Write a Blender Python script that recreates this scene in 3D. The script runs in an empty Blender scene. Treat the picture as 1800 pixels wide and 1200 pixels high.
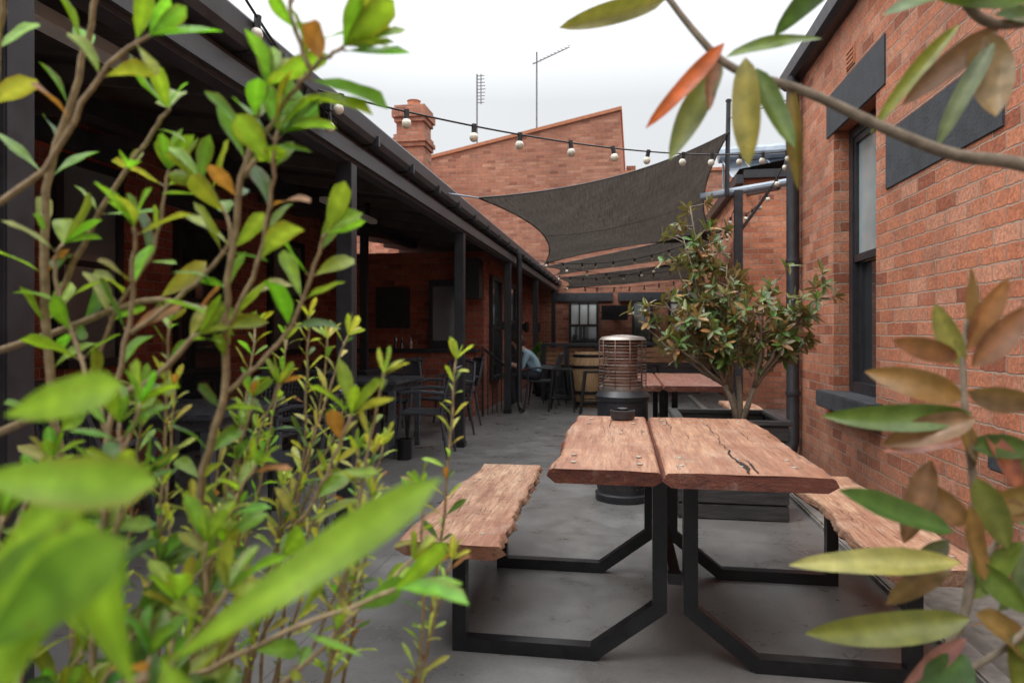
import bpy, bmesh, math, random
from mathutils import Vector, noise, Matrix
R=random.Random(7)
sc=bpy.context.scene
V=Vector

# ---------------------------------------------------------------- materials
def nm(name):
    m=bpy.data.materials.new(name); m.use_nodes=True
    nt=m.node_tree; b=nt.nodes['Principled BSDF']
    return m,nt,b
def N(nt,t,**k):
    n=nt.nodes.new(t)
    for a,v in k.items(): setattr(n,a,v)
    return n
def ramp(nt,stops):
    r=nt.nodes.new('ShaderNodeValToRGB'); e=r.color_ramp.elements
    while len(e)<len(stops): e.new(0.5)
    for i,(p,c) in enumerate(stops):
        e[i].position=p; e[i].color=(c[0],c[1],c[2],1)
    return r
def pos(nt,scale=(1,1,1)):
    g=N(nt,'ShaderNodeNewGeometry'); m=N(nt,'ShaderNodeMapping'); m.inputs['Scale'].default_value=scale
    nt.links.new(g.outputs['Position'],m.inputs['Vector']); return m.outputs[0]
def noi(nt,vec,scale,detail=5,rough=.55,dist=0):
    n=N(nt,'ShaderNodeTexNoise'); n.inputs['Scale'].default_value=scale; n.inputs['Detail'].default_value=detail
    n.inputs['Roughness'].default_value=rough; n.inputs['Distortion'].default_value=dist
    nt.links.new(vec,n.inputs['Vector']); return n.outputs['Fac']
def mix(nt,fac,a,b,mode='MIX'):
    m=N(nt,'ShaderNodeMixRGB',blend_type=mode)
    for i,x in ((0,fac),(1,a),(2,b)):
        if hasattr(x,'links'): nt.links.new(x,m.inputs[i])
        elif i==0: m.inputs[0].default_value=x
        else: m.inputs[i].default_value=(x[0],x[1],x[2],1)
    return m.outputs[0]
def mth(nt,op,a,b=0.5,clamp=False):
    m=N(nt,'ShaderNodeMath',operation=op); m.use_clamp=clamp
    for i,x in ((0,a),(1,b)):
        if hasattr(x,'links'): nt.links.new(x,m.inputs[i])
        else: m.inputs[i].default_value=x
    return m.outputs[0]
def bump(nt,b,h,strength=.3,dist=.01):
    n=N(nt,'ShaderNodeBump'); n.inputs['Strength'].default_value=strength; n.inputs['Distance'].default_value=dist
    nt.links.new(h,n.inputs['Height']); nt.links.new(n.outputs[0],b.inputs['Normal'])
def ramp_link(nt,f,stops):
    r=ramp(nt,stops); nt.links.new(f,r.inputs[0]); return r.outputs[0]
def simple(name,c1,c2,scale=8,rough=.5,metal=0,bmp=.1,rv=.15,stretch=(1,1,1),spec=.5):
    m,nt,b=nm(name); p=pos(nt,stretch); f=noi(nt,p,scale,6)
    r=ramp(nt,[(.3,c1),(.7,c2)]); nt.links.new(f,r.inputs[0]); nt.links.new(r.outputs[0],b.inputs['Base Color'])
    rr=mth(nt,'MULTIPLY_ADD',f,rv*2); nt.nodes[-1].inputs[2].default_value=rough-rv; nt.links.new(rr,b.inputs['Roughness'])
    b.inputs['Metallic'].default_value=metal; b.inputs['Specular IOR Level'].default_value=spec
    if bmp: bump(nt,b,noi(nt,p,scale*6,4),bmp,.004)
    return m
def brick(name,cols,mortar,dirt=.4,grime=(.15,.085,.06),pale=.32):
    m,nt,b=nm(name); g=N(nt,'ShaderNodeNewGeometry')
    sp=N(nt,'ShaderNodeSeparateXYZ'); nt.links.new(g.outputs['Position'],sp.inputs[0])
    sn=N(nt,'ShaderNodeSeparateXYZ'); nt.links.new(g.outputs['True Normal'],sn.inputs[0])
    ax=mth(nt,'GREATER_THAN',mth(nt,'ABSOLUTE',sn.outputs[0]),.5)
    a=mth(nt,'ADD',mth(nt,'MULTIPLY',sp.outputs[1],ax),mth(nt,'MULTIPLY',sp.outputs[0],mth(nt,'SUBTRACT',1.0,ax)))
    cb=N(nt,'ShaderNodeCombineXYZ'); nt.links.new(a,cb.inputs[0]); nt.links.new(sp.outputs[2],cb.inputs[1])
    nz=N(nt,'ShaderNodeTexNoise'); nz.inputs['Scale'].default_value=18; nz.inputs['Detail'].default_value=4
    nt.links.new(g.outputs['Position'],nz.inputs['Vector'])
    vm=N(nt,'ShaderNodeVectorMath',operation='SUBTRACT'); nt.links.new(nz.outputs['Color'],vm.inputs[0]); vm.inputs[1].default_value=(.5,.5,.5)
    vs=N(nt,'ShaderNodeVectorMath',operation='SCALE'); nt.links.new(vm.outputs[0],vs.inputs[0]); vs.inputs['Scale'].default_value=.018
    va=N(nt,'ShaderNodeVectorMath',operation='ADD'); nt.links.new(cb.outputs[0],va.inputs[0]); nt.links.new(vs.outputs[0],va.inputs[1])
    bt=N(nt,'ShaderNodeTexBrick'); bt.offset=.5
    nt.links.new(va.outputs[0],bt.inputs['Vector'])
    bt.inputs['Color1'].default_value=(0,0,0,1); bt.inputs['Color2'].default_value=(1,1,1,1); bt.inputs['Mortar'].default_value=(.5,.5,.5,1)
    bt.inputs['Scale'].default_value=1; bt.inputs['Mortar Size'].default_value=.006; bt.inputs['Mortar Smooth'].default_value=.4
    bt.inputs['Brick Width'].default_value=.24; bt.inputs['Row Height'].default_value=.086
    n=len(cols); r=ramp(nt,[(i/(n-1),c) for i,c in enumerate(cols)]); nt.links.new(bt.outputs['Color'],r.inputs[0])
    P=g.outputs['Position']
    fine=noi(nt,P,45,6,.7); mid=noi(nt,P,7,5,.6); big=noi(nt,P,.9,4,.6)
    c=mix(nt,.75,r.outputs[0],ramp_link(nt,fine,[(.3,(.38,.36,.36)),(.75,(1.4,1.35,1.3))]),'MULTIPLY')
    c=mix(nt,ramp_link(nt,mid,[(.48,(0,0,0)),(.72,(dirt,dirt,dirt))]),c,grime)
    c=mix(nt,ramp_link(nt,noi(nt,P,4.3,6,.7),[(.54,(0,0,0)),(.78,(pale,pale,pale))]),c,(.62,.42,.32))
    c=mix(nt,ramp_link(nt,noi(nt,P,16,5,.75),[(.62,(0,0,0)),(.69,(.7,.7,.7))]),c,tuple(x*.5 for x in cols[1]))
    mm=mix(nt,ramp_link(nt,fine,[(.35,(0,0,0)),(.65,(1,1,1))]),mortar,tuple(x*.55 for x in mortar))
    c=mix(nt,mth(nt,'MULTIPLY',bt.outputs['Fac'],ramp_link(nt,mid,[(.3,(.6,)*3),(.6,(1,)*3)])),c,mm)
    c=mix(nt,.75,c,ramp_link(nt,big,[(.3,(.68,.66,.66)),(.7,(1.15,1.13,1.11))]),'MULTIPLY')
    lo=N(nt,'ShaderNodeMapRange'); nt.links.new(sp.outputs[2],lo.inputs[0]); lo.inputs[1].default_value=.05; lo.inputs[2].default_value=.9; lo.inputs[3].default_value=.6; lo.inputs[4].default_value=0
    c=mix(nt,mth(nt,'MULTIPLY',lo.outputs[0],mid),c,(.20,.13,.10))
    nt.links.new(c,b.inputs['Base Color']); b.inputs['Roughness'].default_value=.85; b.inputs['Specular IOR Level'].default_value=.25
    h=mth(nt,'ADD',mth(nt,'MULTIPLY',mth(nt,'SUBTRACT',1.0,bt.outputs['Fac']),1.0),mth(nt,'ADD',mth(nt,'MULTIPLY',fine,.6),mth(nt,'MULTIPLY',mid,.5)))
    bump(nt,b,h,1.0,.012)
    return m

M={}
M['brickR']=brick('orange_brick',[(.32,.105,.06),(.52,.19,.105),(.62,.255,.145),(.54,.205,.115),(.64,.31,.20),(.42,.145,.08)],(.50,.39,.31))
M['brickL']=brick('red_brick',[(.32,.08,.048),(.48,.135,.08),(.42,.11,.068),(.54,.185,.11),(.26,.066,.042)],(.46,.36,.30),pale=.2)
M['brickF']=brick('far_brick',[(.34,.135,.085),(.50,.22,.14),(.44,.18,.115),(.56,.28,.185),(.30,.115,.075)],(.48,.38,.31))
M['black']=simple('black_paint',(.016,.016,.019),(.030,.030,.034),12,.42,0,.08)
M['blackmatt']=simple('black_render',(.022,.024,.028),(.050,.054,.062),9,.75,0,.9)
M['beam']=simple('charcoal_paint',(.042,.042,.046),(.075,.075,.08),10,.45,0,.15)
M['steel']=simple('black_steel',(.010,.010,.011),(.022,.022,.023),15,.33,.3,.05)
M['roof']=simple('dark_roof',(.03,.03,.033),(.05,.05,.055),4,.5,.3,0)
M['ceil']=simple('verandah_ceiling',(.06,.05,.045),(.11,.095,.085),5,.6,0,.1)
M['plastic']=simple('dark_woven_plastic',(.035,.038,.045),(.060,.063,.072),30,.4,0,.3)
M['tabletop']=simple('charcoal_tabletop',(.05,.054,.062),(.085,.09,.10),6,.3,0,.05)
M['cream']=simple('cream_paint',(.55,.54,.5),(.7,.69,.65),6,.5,0,.1)
M['galv']=simple('galvanised',(.22,.26,.31),(.36,.40,.45),7,.45,.4,.1)
M['antenna']=simple('antenna_metal',(.09,.09,.1),(.14,.14,.15),7,.5,.5,0)
M['rust']=simple('heater_rust_steel',(.12,.055,.04),(.26,.15,.11),9,.5,.4,.2)
M['bright']=simple('heater_weathered_steel',(.26,.22,.20),(.44,.38,.34),12,.42,.7,.2)
M['brass']=simple('bolt_washer',(.30,.26,.21),(.46,.41,.35),20,.5,.4,0)
M['terra']=simple('terracotta',(.35,.12,.06),(.48,.2,.1),15,.8,0,.3)
M['soil']=simple('soil',(.03,.02,.013),(.07,.05,.03),30,.95,0,1)
M['crack']=simple('crack_dark',(.012,.007,.005),(.03,.016,.01),30,.95,0,.5)
M['concrete_sill']=simple('kerb_concrete',(.16,.145,.13),(.29,.27,.245),12,.85,0,.6)
M['dirt']=simple('side_strip',(.09,.078,.066),(.17,.15,.13),18,.9,0,.8)
M['planter']=simple('planter_black_timber',(.018,.018,.019),(.055,.052,.05),6,.55,0,.6,stretch=(1,1,9))
M['bark']=simple('bark',(.15,.12,.085),(.32,.26,.19),60,.8,0,.5)
M['twig']=simple('twig_brown',(.20,.14,.075),(.42,.31,.18),90,.7,0,.4)
M['barrel']=simple('barrel_oak',(.24,.14,.07),(.40,.26,.13),5,.6,0,.3,stretch=(8,8,1))
M['barwood']=simple('bar_timber',(.20,.09,.045),(.40,.21,.11),5,.55,0,.3,stretch=(1,8,8))
M['wire']=simple('cable_black',(.01,.01,.01),(.02,.02,.02),5,.5,0,0)
M['skin']=simple('skin',(.45,.27,.2),(.52,.32,.24),20,.5,0,0)
M['shirt']=simple('blue_shirt',(.24,.38,.46),(.32,.48,.56),20,.8,0,.2)
M['pants']=simple('dark_trousers',(.02,.022,.03),(.035,.037,.045),20,.8,0,.2)
M['hair']=simple('hair',(.03,.018,.01),(.06,.035,.02),60,.5,0,.4)
M['panel']=simple('solar_panel',(.03,.04,.055),(.06,.07,.09),3,.15,.2,0)
M['curtain']=simple('pale_curtain',(.60,.65,.65),(.74,.78,.77),2,.7,0,.1,stretch=(6,6,.3))

def glass(name,tint,rough=.06):
    m,nt,b=nm(name); p=pos(nt); f=noi(nt,p,1.6,3)
    nt.links.new(ramp_link(nt,f,[(.35,tuple(x*.7 for x in tint)),(.65,tint)]),b.inputs['Base Color'])
    b.inputs['Roughness'].default_value=rough; b.inputs['Specular IOR Level'].default_value=.9; b.inputs['Coat Weight'].default_value=.6; b.inputs['Coat Roughness'].default_value=.02
    return m
M['glassL']=glass('window_glass_pale',(.36,.44,.45)); M['glassD']=glass('window_glass_dark',(.03,.036,.04)); M['glassM']=glass('window_glass_blind',(.20,.22,.22),.2)
M['bulb']=glass('bulb_glass',(.74,.68,.54),.08)

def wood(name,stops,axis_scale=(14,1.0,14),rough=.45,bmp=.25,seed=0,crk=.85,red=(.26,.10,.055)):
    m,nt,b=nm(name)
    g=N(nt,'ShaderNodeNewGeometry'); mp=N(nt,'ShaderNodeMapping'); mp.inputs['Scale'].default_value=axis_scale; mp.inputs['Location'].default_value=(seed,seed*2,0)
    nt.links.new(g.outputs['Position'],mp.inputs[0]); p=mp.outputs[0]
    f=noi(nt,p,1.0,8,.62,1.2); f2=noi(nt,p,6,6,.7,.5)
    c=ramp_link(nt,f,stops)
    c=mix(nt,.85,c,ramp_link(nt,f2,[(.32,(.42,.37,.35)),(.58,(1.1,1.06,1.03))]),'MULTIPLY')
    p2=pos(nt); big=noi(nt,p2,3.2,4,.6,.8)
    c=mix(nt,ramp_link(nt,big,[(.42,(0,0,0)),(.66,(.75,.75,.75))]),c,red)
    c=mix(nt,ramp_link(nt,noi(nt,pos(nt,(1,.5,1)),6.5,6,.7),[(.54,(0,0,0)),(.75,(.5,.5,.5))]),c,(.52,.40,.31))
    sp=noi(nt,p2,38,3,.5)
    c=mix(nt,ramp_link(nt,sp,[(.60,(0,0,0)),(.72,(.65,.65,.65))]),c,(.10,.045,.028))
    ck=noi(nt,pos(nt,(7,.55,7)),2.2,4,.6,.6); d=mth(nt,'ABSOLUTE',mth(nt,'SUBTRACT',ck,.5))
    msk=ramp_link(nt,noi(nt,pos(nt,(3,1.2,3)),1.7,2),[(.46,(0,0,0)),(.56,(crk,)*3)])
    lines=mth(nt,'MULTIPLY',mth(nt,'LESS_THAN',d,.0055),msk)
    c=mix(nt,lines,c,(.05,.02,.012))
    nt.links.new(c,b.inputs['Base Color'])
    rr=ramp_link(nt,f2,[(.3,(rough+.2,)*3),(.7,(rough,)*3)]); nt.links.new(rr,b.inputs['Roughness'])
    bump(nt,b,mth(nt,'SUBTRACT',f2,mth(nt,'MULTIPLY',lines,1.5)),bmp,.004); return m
M['wood']=wood('slab_top',[(.25,(.17,.07,.04)),(.42,(.36,.175,.10)),(.6,(.50,.29,.18)),(.8,(.40,.20,.115))],rough=.34,bmp=.35)
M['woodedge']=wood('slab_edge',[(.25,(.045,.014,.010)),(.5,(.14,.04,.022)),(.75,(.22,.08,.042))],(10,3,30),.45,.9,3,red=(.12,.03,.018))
M['woodbench']=wood('bench_top',[(.25,(.24,.12,.07)),(.45,(.42,.23,.14)),(.62,(.56,.37,.24)),(.8,(.40,.20,.115))],(16,1.2,16),.5,.45,5)
M['woodbark']=wood('live_edge',[(.25,(.09,.04,.025)),(.5,(.30,.16,.09)),(.75,(.50,.34,.23))],(26,8,40),.7,1.6,8)
M['woodred']=wood('red_slab',[(.25,(.15,.06,.045)),(.5,(.27,.12,.085)),(.75,(.36,.19,.14))],(10,1,10),.32,.2,9,red=(.20,.075,.055))

# concrete floor
m,nt,b=nm('courtyard_concrete'); p=pos(nt)
big=noi(nt,p,.7,6,.6,.4); mid=noi(nt,p,3.5,7,.68,.3); fin=noi(nt,p,60,4,.7)
c=ramp_link(nt,big,[(.3,(.115,.111,.106)),(.5,(.165,.160,.154)),(.7,(.22,.215,.208))])
c=mix(nt,.55,c,ramp_link(nt,mid,[(.3,(.66,.64,.62)),(.52,(1,1,1)),(.72,(1.30,1.29,1.27))]),'MULTIPLY')
c=mix(nt,.45,c,ramp_link(nt,fin,[(.3,(.68,.68,.68)),(.7,(1.28,1.28,1.28))]),'MULTIPLY')
c=mix(nt,ramp_link(nt,noi(nt,p,1.7,9,.72,.3),[(.54,(0,0,0)),(.72,(.5,.5,.5))]),c,(.27,.265,.257))
c=mix(nt,ramp_link(nt,noi(nt,p,1.1,6,.6,.2),[(.54,(0,0,0)),(.72,(.55,.55,.55))]),c,(.085,.078,.072))
vo=N(nt,'ShaderNodeTexVoronoi',feature='DISTANCE_TO_EDGE'); vo.inputs['Scale'].default_value=.33
dn=N(nt,'ShaderNodeTexNoise'); dn.inputs['Scale'].default_value=2.5; dn.inputs['Detail'].default_value=6
nt.links.new(p,dn.inputs['Vector']); vv=mix(nt,.10,p,dn.outputs['Color'],'ADD'); nt.links.new(vv,vo.inputs['Vector'])
crk=mth(nt,'LESS_THAN',vo.outputs['Distance'],.0011)
crk=mth(nt,'MULTIPLY',crk,mth(nt,'GREATER_THAN',noi(nt,p,.8,2),.52))
c=mix(nt,mth(nt,'MULTIPLY',crk,.55),c,(.04,.037,.034))
sp=N(nt,'ShaderNodeSeparateXYZ'); nt.links.new(p,sp.inputs[0])
j1=mth(nt,'LESS_THAN',mth(nt,'ABSOLUTE',mth(nt,'SUBTRACT',mth(nt,'FRACT',mth(nt,'MULTIPLY',mth(nt,'ADD',sp.outputs[1],.35),1/3.0)),.5)),.0010)
j2=mth(nt,'LESS_THAN',mth(nt,'ABSOLUTE',mth(nt,'ADD',sp.outputs[0],1.25)),.003)
jj=mth(nt,'MAXIMUM',j1,j2); c=mix(nt,mth(nt,'MULTIPLY',jj,.65),c,(.045,.042,.04))
nt.links.new(c,b.inputs['Base Color'])
nt.links.new(ramp_link(nt,mid,[(.3,(.22,)*3),(.7,(.46,)*3)]),b.inputs['Roughness'])
bump(nt,b,mth(nt,'ADD',mid,mth(nt,'MULTIPLY',fin,.3)),.2,.004)
M['floor']=m

# sail cloth
m,nt,b=nm('shade_cloth'); p=pos(nt)
w=noi(nt,pos(nt,(1,60,1)),3,3); ww=noi(nt,pos(nt,(60,1,1)),3,3)
c=ramp_link(nt,mth(nt,'MULTIPLY',mth(nt,'ADD',w,ww),.5),[(.38,(.028,.023,.020)),(.62,(.105,.09,.078))])
c=mix(nt,.5,c,ramp_link(nt,noi(nt,p,1.3,4,.6),[(.3,(.7,.7,.7)),(.7,(1.2,1.2,1.2))]),'MULTIPLY')
nt.links.new(c,b.inputs['Base Color']); b.inputs['Roughness'].default_value=.9
tr=N(nt,'ShaderNodeBsdfTranslucent'); nt.links.new(c,tr.inputs[0]); ms=N(nt,'ShaderNodeMixShader'); ms.inputs[0].default_value=.4
nt.links.new(b.outputs[0],ms.inputs[1]); nt.links.new(tr.outputs[0],ms.inputs[2]); nt.links.new(ms.outputs[0],nt.nodes['Material Output'].inputs[0])
M['sail']=m
def leafmat(name,under=None,trans=.4,rough=.35,tint=1.3,uf=.7):
    m,nt,b=nm(name); at=N(nt,'ShaderNodeAttribute'); at.attribute_name='Col'
    p=pos(nt); f=noi(nt,p,55,4)
    c=mix(nt,.75,at.outputs['Color'],ramp_link(nt,f,[(.3,(.62,.66,.55)),(.7,(1.25,1.18,1.1))]),'MULTIPLY')
    c=mix(nt,ramp_link(nt,noi(nt,p,110,3,.6),[(.64,(0,0,0)),(.72,(.6,.6,.6))]),c,(.16,.09,.03))
    if under:
        g=N(nt,'ShaderNodeNewGeometry'); c=mix(nt,mth(nt,'MULTIPLY',g.outputs['Backfacing'],uf),c,under)
    nt.links.new(c,b.inputs['Base Color'])
    nt.links.new(ramp_link(nt,f,[(.3,(rough+.15,)*3),(.7,(rough-.05,)*3)]),b.inputs['Roughness'])
    bump(nt,b,noi(nt,p,220,3,.6),.35,.0012)
    tr=N(nt,'ShaderNodeBsdfTranslucent'); t2=mix(nt,1,c,(tint*1.05,tint*1.15,tint*.5),'MULTIPLY'); nt.links.new(t2,tr.inputs[0])
    ms=N(nt,'ShaderNodeMixShader'); ms.inputs[0].default_value=trans
    nt.links.new(b.outputs[0],ms.inputs[1]); nt.links.new(tr.outputs[0],ms.inputs[2]); nt.links.new(ms.outputs[0],nt.nodes['Material Output'].inputs[0])
    return m
M['leaf']=leafmat('shrub_leaf',None,.45,.4)
M['magleaf']=leafmat('magnolia_leaf',(.28,.13,.05),.24,.32,1.1)
M['treeleaf']=leafmat('tree_leaf',(.26,.17,.08),.2,.3,1.1,.55)

# ---------------------------------------------------------------- mesh builder
class MB:
    def __init__(s): s.v=[];s.f=[];s.mi=[];s.c=[];s.mats=[]
    def m(s,k):
        if k not in s.mats: s.mats.append(k)
        return s.mats.index(k)
    def add(s,vs,fs,k,col=(1,1,1)):
        o=len(s.v); s.v+= [tuple(x) for x in vs]; i=s.m(k)
        s.c+= col if isinstance(col,list) else [col]*len(vs)
        for f in fs: s.f.append([a+o for a in f]); s.mi.append(i)
    def box(s,x0,x1,y0,y1,z0,z1,k,ch=0):
        if ch:
            x0,x1=min(x0,x1),max(x0,x1)
            bm=bmesh.new(); bmesh.ops.create_cube(bm,size=1)
            for v in bm.verts: v.co=V(((x0+x1)/2+v.co.x*(x1-x0),(y0+y1)/2+v.co.y*(y1-y0),(z0+z1)/2+v.co.z*(z1-z0)))
            bmesh.ops.bevel(bm,geom=bm.edges[:],offset=ch,segments=2,affect='EDGES')
            bm.verts.index_update(); s.add([v.co.copy() for v in bm.verts],[[v.index for v in f.verts] for f in bm.faces],k); bm.free(); return
        s.add([(x0,y0,z0),(x1,y0,z0),(x1,y1,z0),(x0,y1,z0),(x0,y0,z1),(x1,y0,z1),(x1,y1,z1),(x0,y1,z1)],
              [(0,3,2,1),(4,5,6,7),(0,1,5,4),(1,2,6,5),(2,3,7,6),(3,0,4,7)],k)
    def tube(s,pts,rad,k,n=8,ref=None,square=False,cap=True,col=(1,1,1)):
        pts=[V(p) for p in pts]
        if not isinstance(rad,(list,tuple)): rad=[rad]*len(pts)
        if square: n=4
        d=[(pts[i+1]-pts[i]).normalized() for i in range(len(pts)-1)]
        vs=[];u=None
        for i,p in enumerate(pts):
            dd=d[min(i,len(d)-1)] if i==0 else d[i-1]
            mt=dd if (i==0 or i==len(pts)-1) else (d[i-1]+d[i]).normalized()
            if i==0:
                r0=V(ref) if ref else (V((0,0,1)) if abs(dd.z)<.9 else V((1,0,0)))
                u=(r0-dd*r0.dot(dd)).normalized()
            else: u=(u-dd*u.dot(dd)).normalized()
            w=dd.cross(u)
            for j in range(n):
                a=2*math.pi*(j+(.5 if square else 0))/n; rr=rad[min(i,len(rad)-1)]*(1.4142 if square else 1)
                o=(u*math.cos(a)+w*math.sin(a))*rr
                if abs(dd.dot(mt))>.3: o=o-dd*(o.dot(mt)/dd.dot(mt))
                vs.append(p+o)
        fs=[]
        for i in range(len(pts)-1):
            for j in range(n): fs.append((i*n+j,i*n+(j+1)%n,(i+1)*n+(j+1)%n,(i+1)*n+j))
        if cap: fs.append(tuple(range(n-1,-1,-1))); fs.append(tuple((len(pts)-1)*n+j for j in range(n)))
        s.add(vs,fs,k,col)
    def lathe(s,cx,cy,prof,k,n=24):
        vs=[];fs=[]
        for r,z in prof:
            for j in range(n):
                a=2*math.pi*j/n; vs.append((cx+r*math.cos(a),cy+r*math.sin(a),z))
        for i in range(len(prof)-1):
            for j in range(n): fs.append((i*n+j,i*n+(j+1)%n,(i+1)*n+(j+1)%n,(i+1)*n+j))
        fs.append(tuple(range(n-1,-1,-1))); fs.append(tuple((len(prof)-1)*n+j for j in range(n)))
        s.add(vs,fs,k)
    def ball(s,c,r,k,sx=1,sy=1,sz=1,n=10):
        pr=[(max(r*math.sin(math.pi*i/n),1e-4),-r*math.cos(math.pi*i/n)) for i in range(n+1)]
        vs=[];fs=[]
        for rr,z in pr:
            for j in range(n):
                a=2*math.pi*j/n; vs.append((c[0]+rr*math.cos(a)*sx,c[1]+rr*math.sin(a)*sy,c[2]+z*sz))
        for i in range(n):
            for j in range(n): fs.append((i*n+j,i*n+(j+1)%n,(i+1)*n+(j+1)%n,(i+1)*n+j))
        s.add(vs,fs,k)
    def leaf(s,b,d,up,L,W,k,col,curl=.15,fold=.2,n=7,shape=0,wav=0.0):
        b=V(b); d=V(d).normalized(); sd=d.cross(V(up))
        if sd.length<1e-3: sd=d.cross(V((1,0,0)))
        sd.normalize(); nn=sd.cross(d); vs=[];cs=[];fs=[];ph=R.random()*6
        cols=(-1,-.55,0,.55,1); edge=R.random()<.35; bend=R.uniform(-.08,.08)
        for i in range(n+1):
            t=i/n
            if shape==0: w=(t**.95)*((1-t)**.48)/.47
            else: w=(t**.6)*((1-t)**.75)/.40
            if i==0: w=.05
            hw=W*.5*min(w,1.05); cen=b+d*(L*t)-nn*(curl*L*t*t)+sd*(bend*L*t*t)
            for j in cols:
                vs.append(cen+sd*hw*j+nn*(fold*hw*abs(j)+wav*hw*math.sin(ph+t*9)*abs(j)*(1 if j>0 else -1)))
                q=1.3 if j==0 else (1.0 if abs(j)<.9 else .92)
                q*=1+.06*(-1)**i
                cc=(col[0]*q,col[1]*q,col[2]*q)
                if shape==0 and edge and abs(j)>.9 and t>.4: cc=(cc[0]*.6+.12,cc[1]*.6+.05,cc[2]*.6+.01)
                cs.append(cc)
        for i in range(n):
            for j in range(4): fs.append((i*5+j,i*5+j+1,(i+1)*5+j+1,(i+1)*5+j))
        s.add(vs,fs,k,cs)
    def mesh(s,name,smooth=False,fix=True):
        me=bpy.data.meshes.new(name); me.from_pydata(s.v,[],s.f)
        for k in s.mats: me.materials.append(M[k])
        me.polygons.foreach_set('material_index',s.mi)
        ca=me.color_attributes.new(name='Col',type='FLOAT_COLOR',domain='POINT')
        fl=[]
        for c in s.c: fl+=[c[0],c[1],c[2],1]
        ca.data.foreach_set('color',fl)
        if smooth: me.polygons.foreach_set('use_smooth',[True]*len(me.polygons))
        if fix:
            bm=bmesh.new(); bm.from_mesh(me); bmesh.ops.recalc_face_normals(bm,faces=bm.faces); bm.to_mesh(me); bm.free()
        me.update(); return me
    def obj(s,name,parent=None,smooth=False,fix=True,auto=False):
        o=bpy.data.objects.new(name,s.mesh(name,smooth or auto,fix)); sc.collection.objects.link(o)
        if auto: o.data.set_sharp_from_angle(angle=math.radians(35))
        if parent: o.parent=parent
        return o
def empty(name):
    e=bpy.data.objects.new(name,None); sc.collection.objects.link(e); return e
def rc(lo,hi): return tuple(R.uniform(a,b_) for a,b_ in zip(lo,hi))
def rv(): return V((R.gauss(0,1),R.gauss(0,1),R.gauss(0,1))).normalized()

# ---------------------------------------------------------------- ground
b=MB(); b.add([(-200,-200,-.03),(200,-200,-.03),(200,200,-.03),(-200,200,-.03)],[(0,1,2,3)],'dirt'); b.obj('ground')
b=MB(); b.add([(-5.5,-6,0),(1.22,-6,0),(1.22,19,0),(-5.5,19,0)],[(0,1,2,3)],'floor')
b.add([(1.32,7.35,0),(6,7.35,0),(6,19,0),(1.32,19,0)],[(0,1,2,3)],'floor'); b.obj('courtyard_floor')
b=MB(); b.box(1.22,1.32,-6,19,-.05,.035,'concrete_sill',.01); b.obj('kerb')
b=MB(); b.add([(1.32,-6,.012),(1.80,-6,.012),(1.80,7.35,.012),(1.32,7.35,.012)],[(0,1,2,3)],'dirt'); b.obj('side_path')
b=MB()
for i in range(60):
    x=R.uniform(-1.6,1.7); y=R.uniform(2.2,9)
    if R.random()<.6: x=1.1+abs(R.gauss(0,.2))
    z=.008 if x<1.2 else .04
    b.leaf((x,y,z),(R.gauss(0,1),R.gauss(0,1),.05),(0,0,1),R.uniform(.02,.045),R.uniform(.01,.02),'magleaf',rc((.18,.10,.04),(.30,.20,.08)),.1,.3,5,1)
b.obj('fallen_leaves',fix=False)

# ---------------------------------------------------------------- right brick building
E=empty('brick_building')
b=MB(); x0,x1=1.75,2.05
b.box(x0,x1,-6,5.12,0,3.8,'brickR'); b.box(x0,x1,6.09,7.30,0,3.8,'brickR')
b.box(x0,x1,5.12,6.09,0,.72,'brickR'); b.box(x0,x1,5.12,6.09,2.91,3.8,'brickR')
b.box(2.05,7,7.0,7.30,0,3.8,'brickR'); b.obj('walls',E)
b=MB(); b.box(1.740,1.76,4.94,6.27,2.895,3.24,'blackmatt',.003); b.box(1.740,1.76,3.49,4.92,2.18,2.56,'blackmatt',.003)
b.box(1.740,1.76,1.2,2.75,2.895,3.24,'blackmatt',.003)
b.obj('lintels',E)
b=MB(); b.box(1.64,1.9,4.98,6.22,.60,.735,'blackmatt',.008); b.box(1.64,1.78,2.6,3.42,.60,.735,'blackmatt',.008); b.obj('window_sills',E)
b=MB()
fx=1.87
b.box(fx,fx+.10,6.00,6.088,.737,2.905,'black'); b.box(fx,fx+.10,5.122,5.20,.737,2.905,'black')
b.box(fx,fx+.10,5.20,6.00,2.82,2.905,'black'); b.box(fx,fx+.10,5.20,6.00,.737,.82,'black')
b.box(fx+.012,fx+.06,5.20,5.25,1.80,2.82,'black');b.box(fx+.012,fx+.06,5.95,6.00,1.80,2.82,'black');b.box(fx+.012,fx+.06,5.25,5.95,1.80,1.86,'black');b.box(fx+.012,fx+.06,5.25,5.95,2.77,2.82,'black')
b.box(fx+.05,fx+.09,5.20,5.26,.82,1.80,'black');b.box(fx+.05,fx+.09,5.94,6.00,.82,1.80,'black');b.box(fx+.05,fx+.09,5.26,5.94,.82,.90,'black')
b.box(fx+.035,fx+.045,5.25,5.95,1.86,2.77,'glassL'); b.box(fx+.075,fx+.083,5.26,5.94,.90,1.80,'glassD'); b.obj('sash_window',E)
b=MB(); b.box(1.742,1.76,5.55,5.75,3.28,3.44,'terra')
for i in range(4): b.box(1.735,1.743,5.57,5.73,3.295+i*.036,3.313+i*.036,'terra')
b.obj('wall_vent',E)
b=MB(); pr=[(1.75,3.72),(1.66,3.72),(1.62,3.76),(1.61,3.87),(1.625,3.87),(1.75,3.85)]
n=len(pr); vs=[(x,-6,z) for x,z in pr]+[(x,7.45,z) for x,z in pr]
b.add(vs,[tuple(range(n)),tuple(range(2*n-1,n-1,-1))]+[(i,(i+1)%n,n+(i+1)%n,n+i) for i in range(n)],'black')
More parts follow.
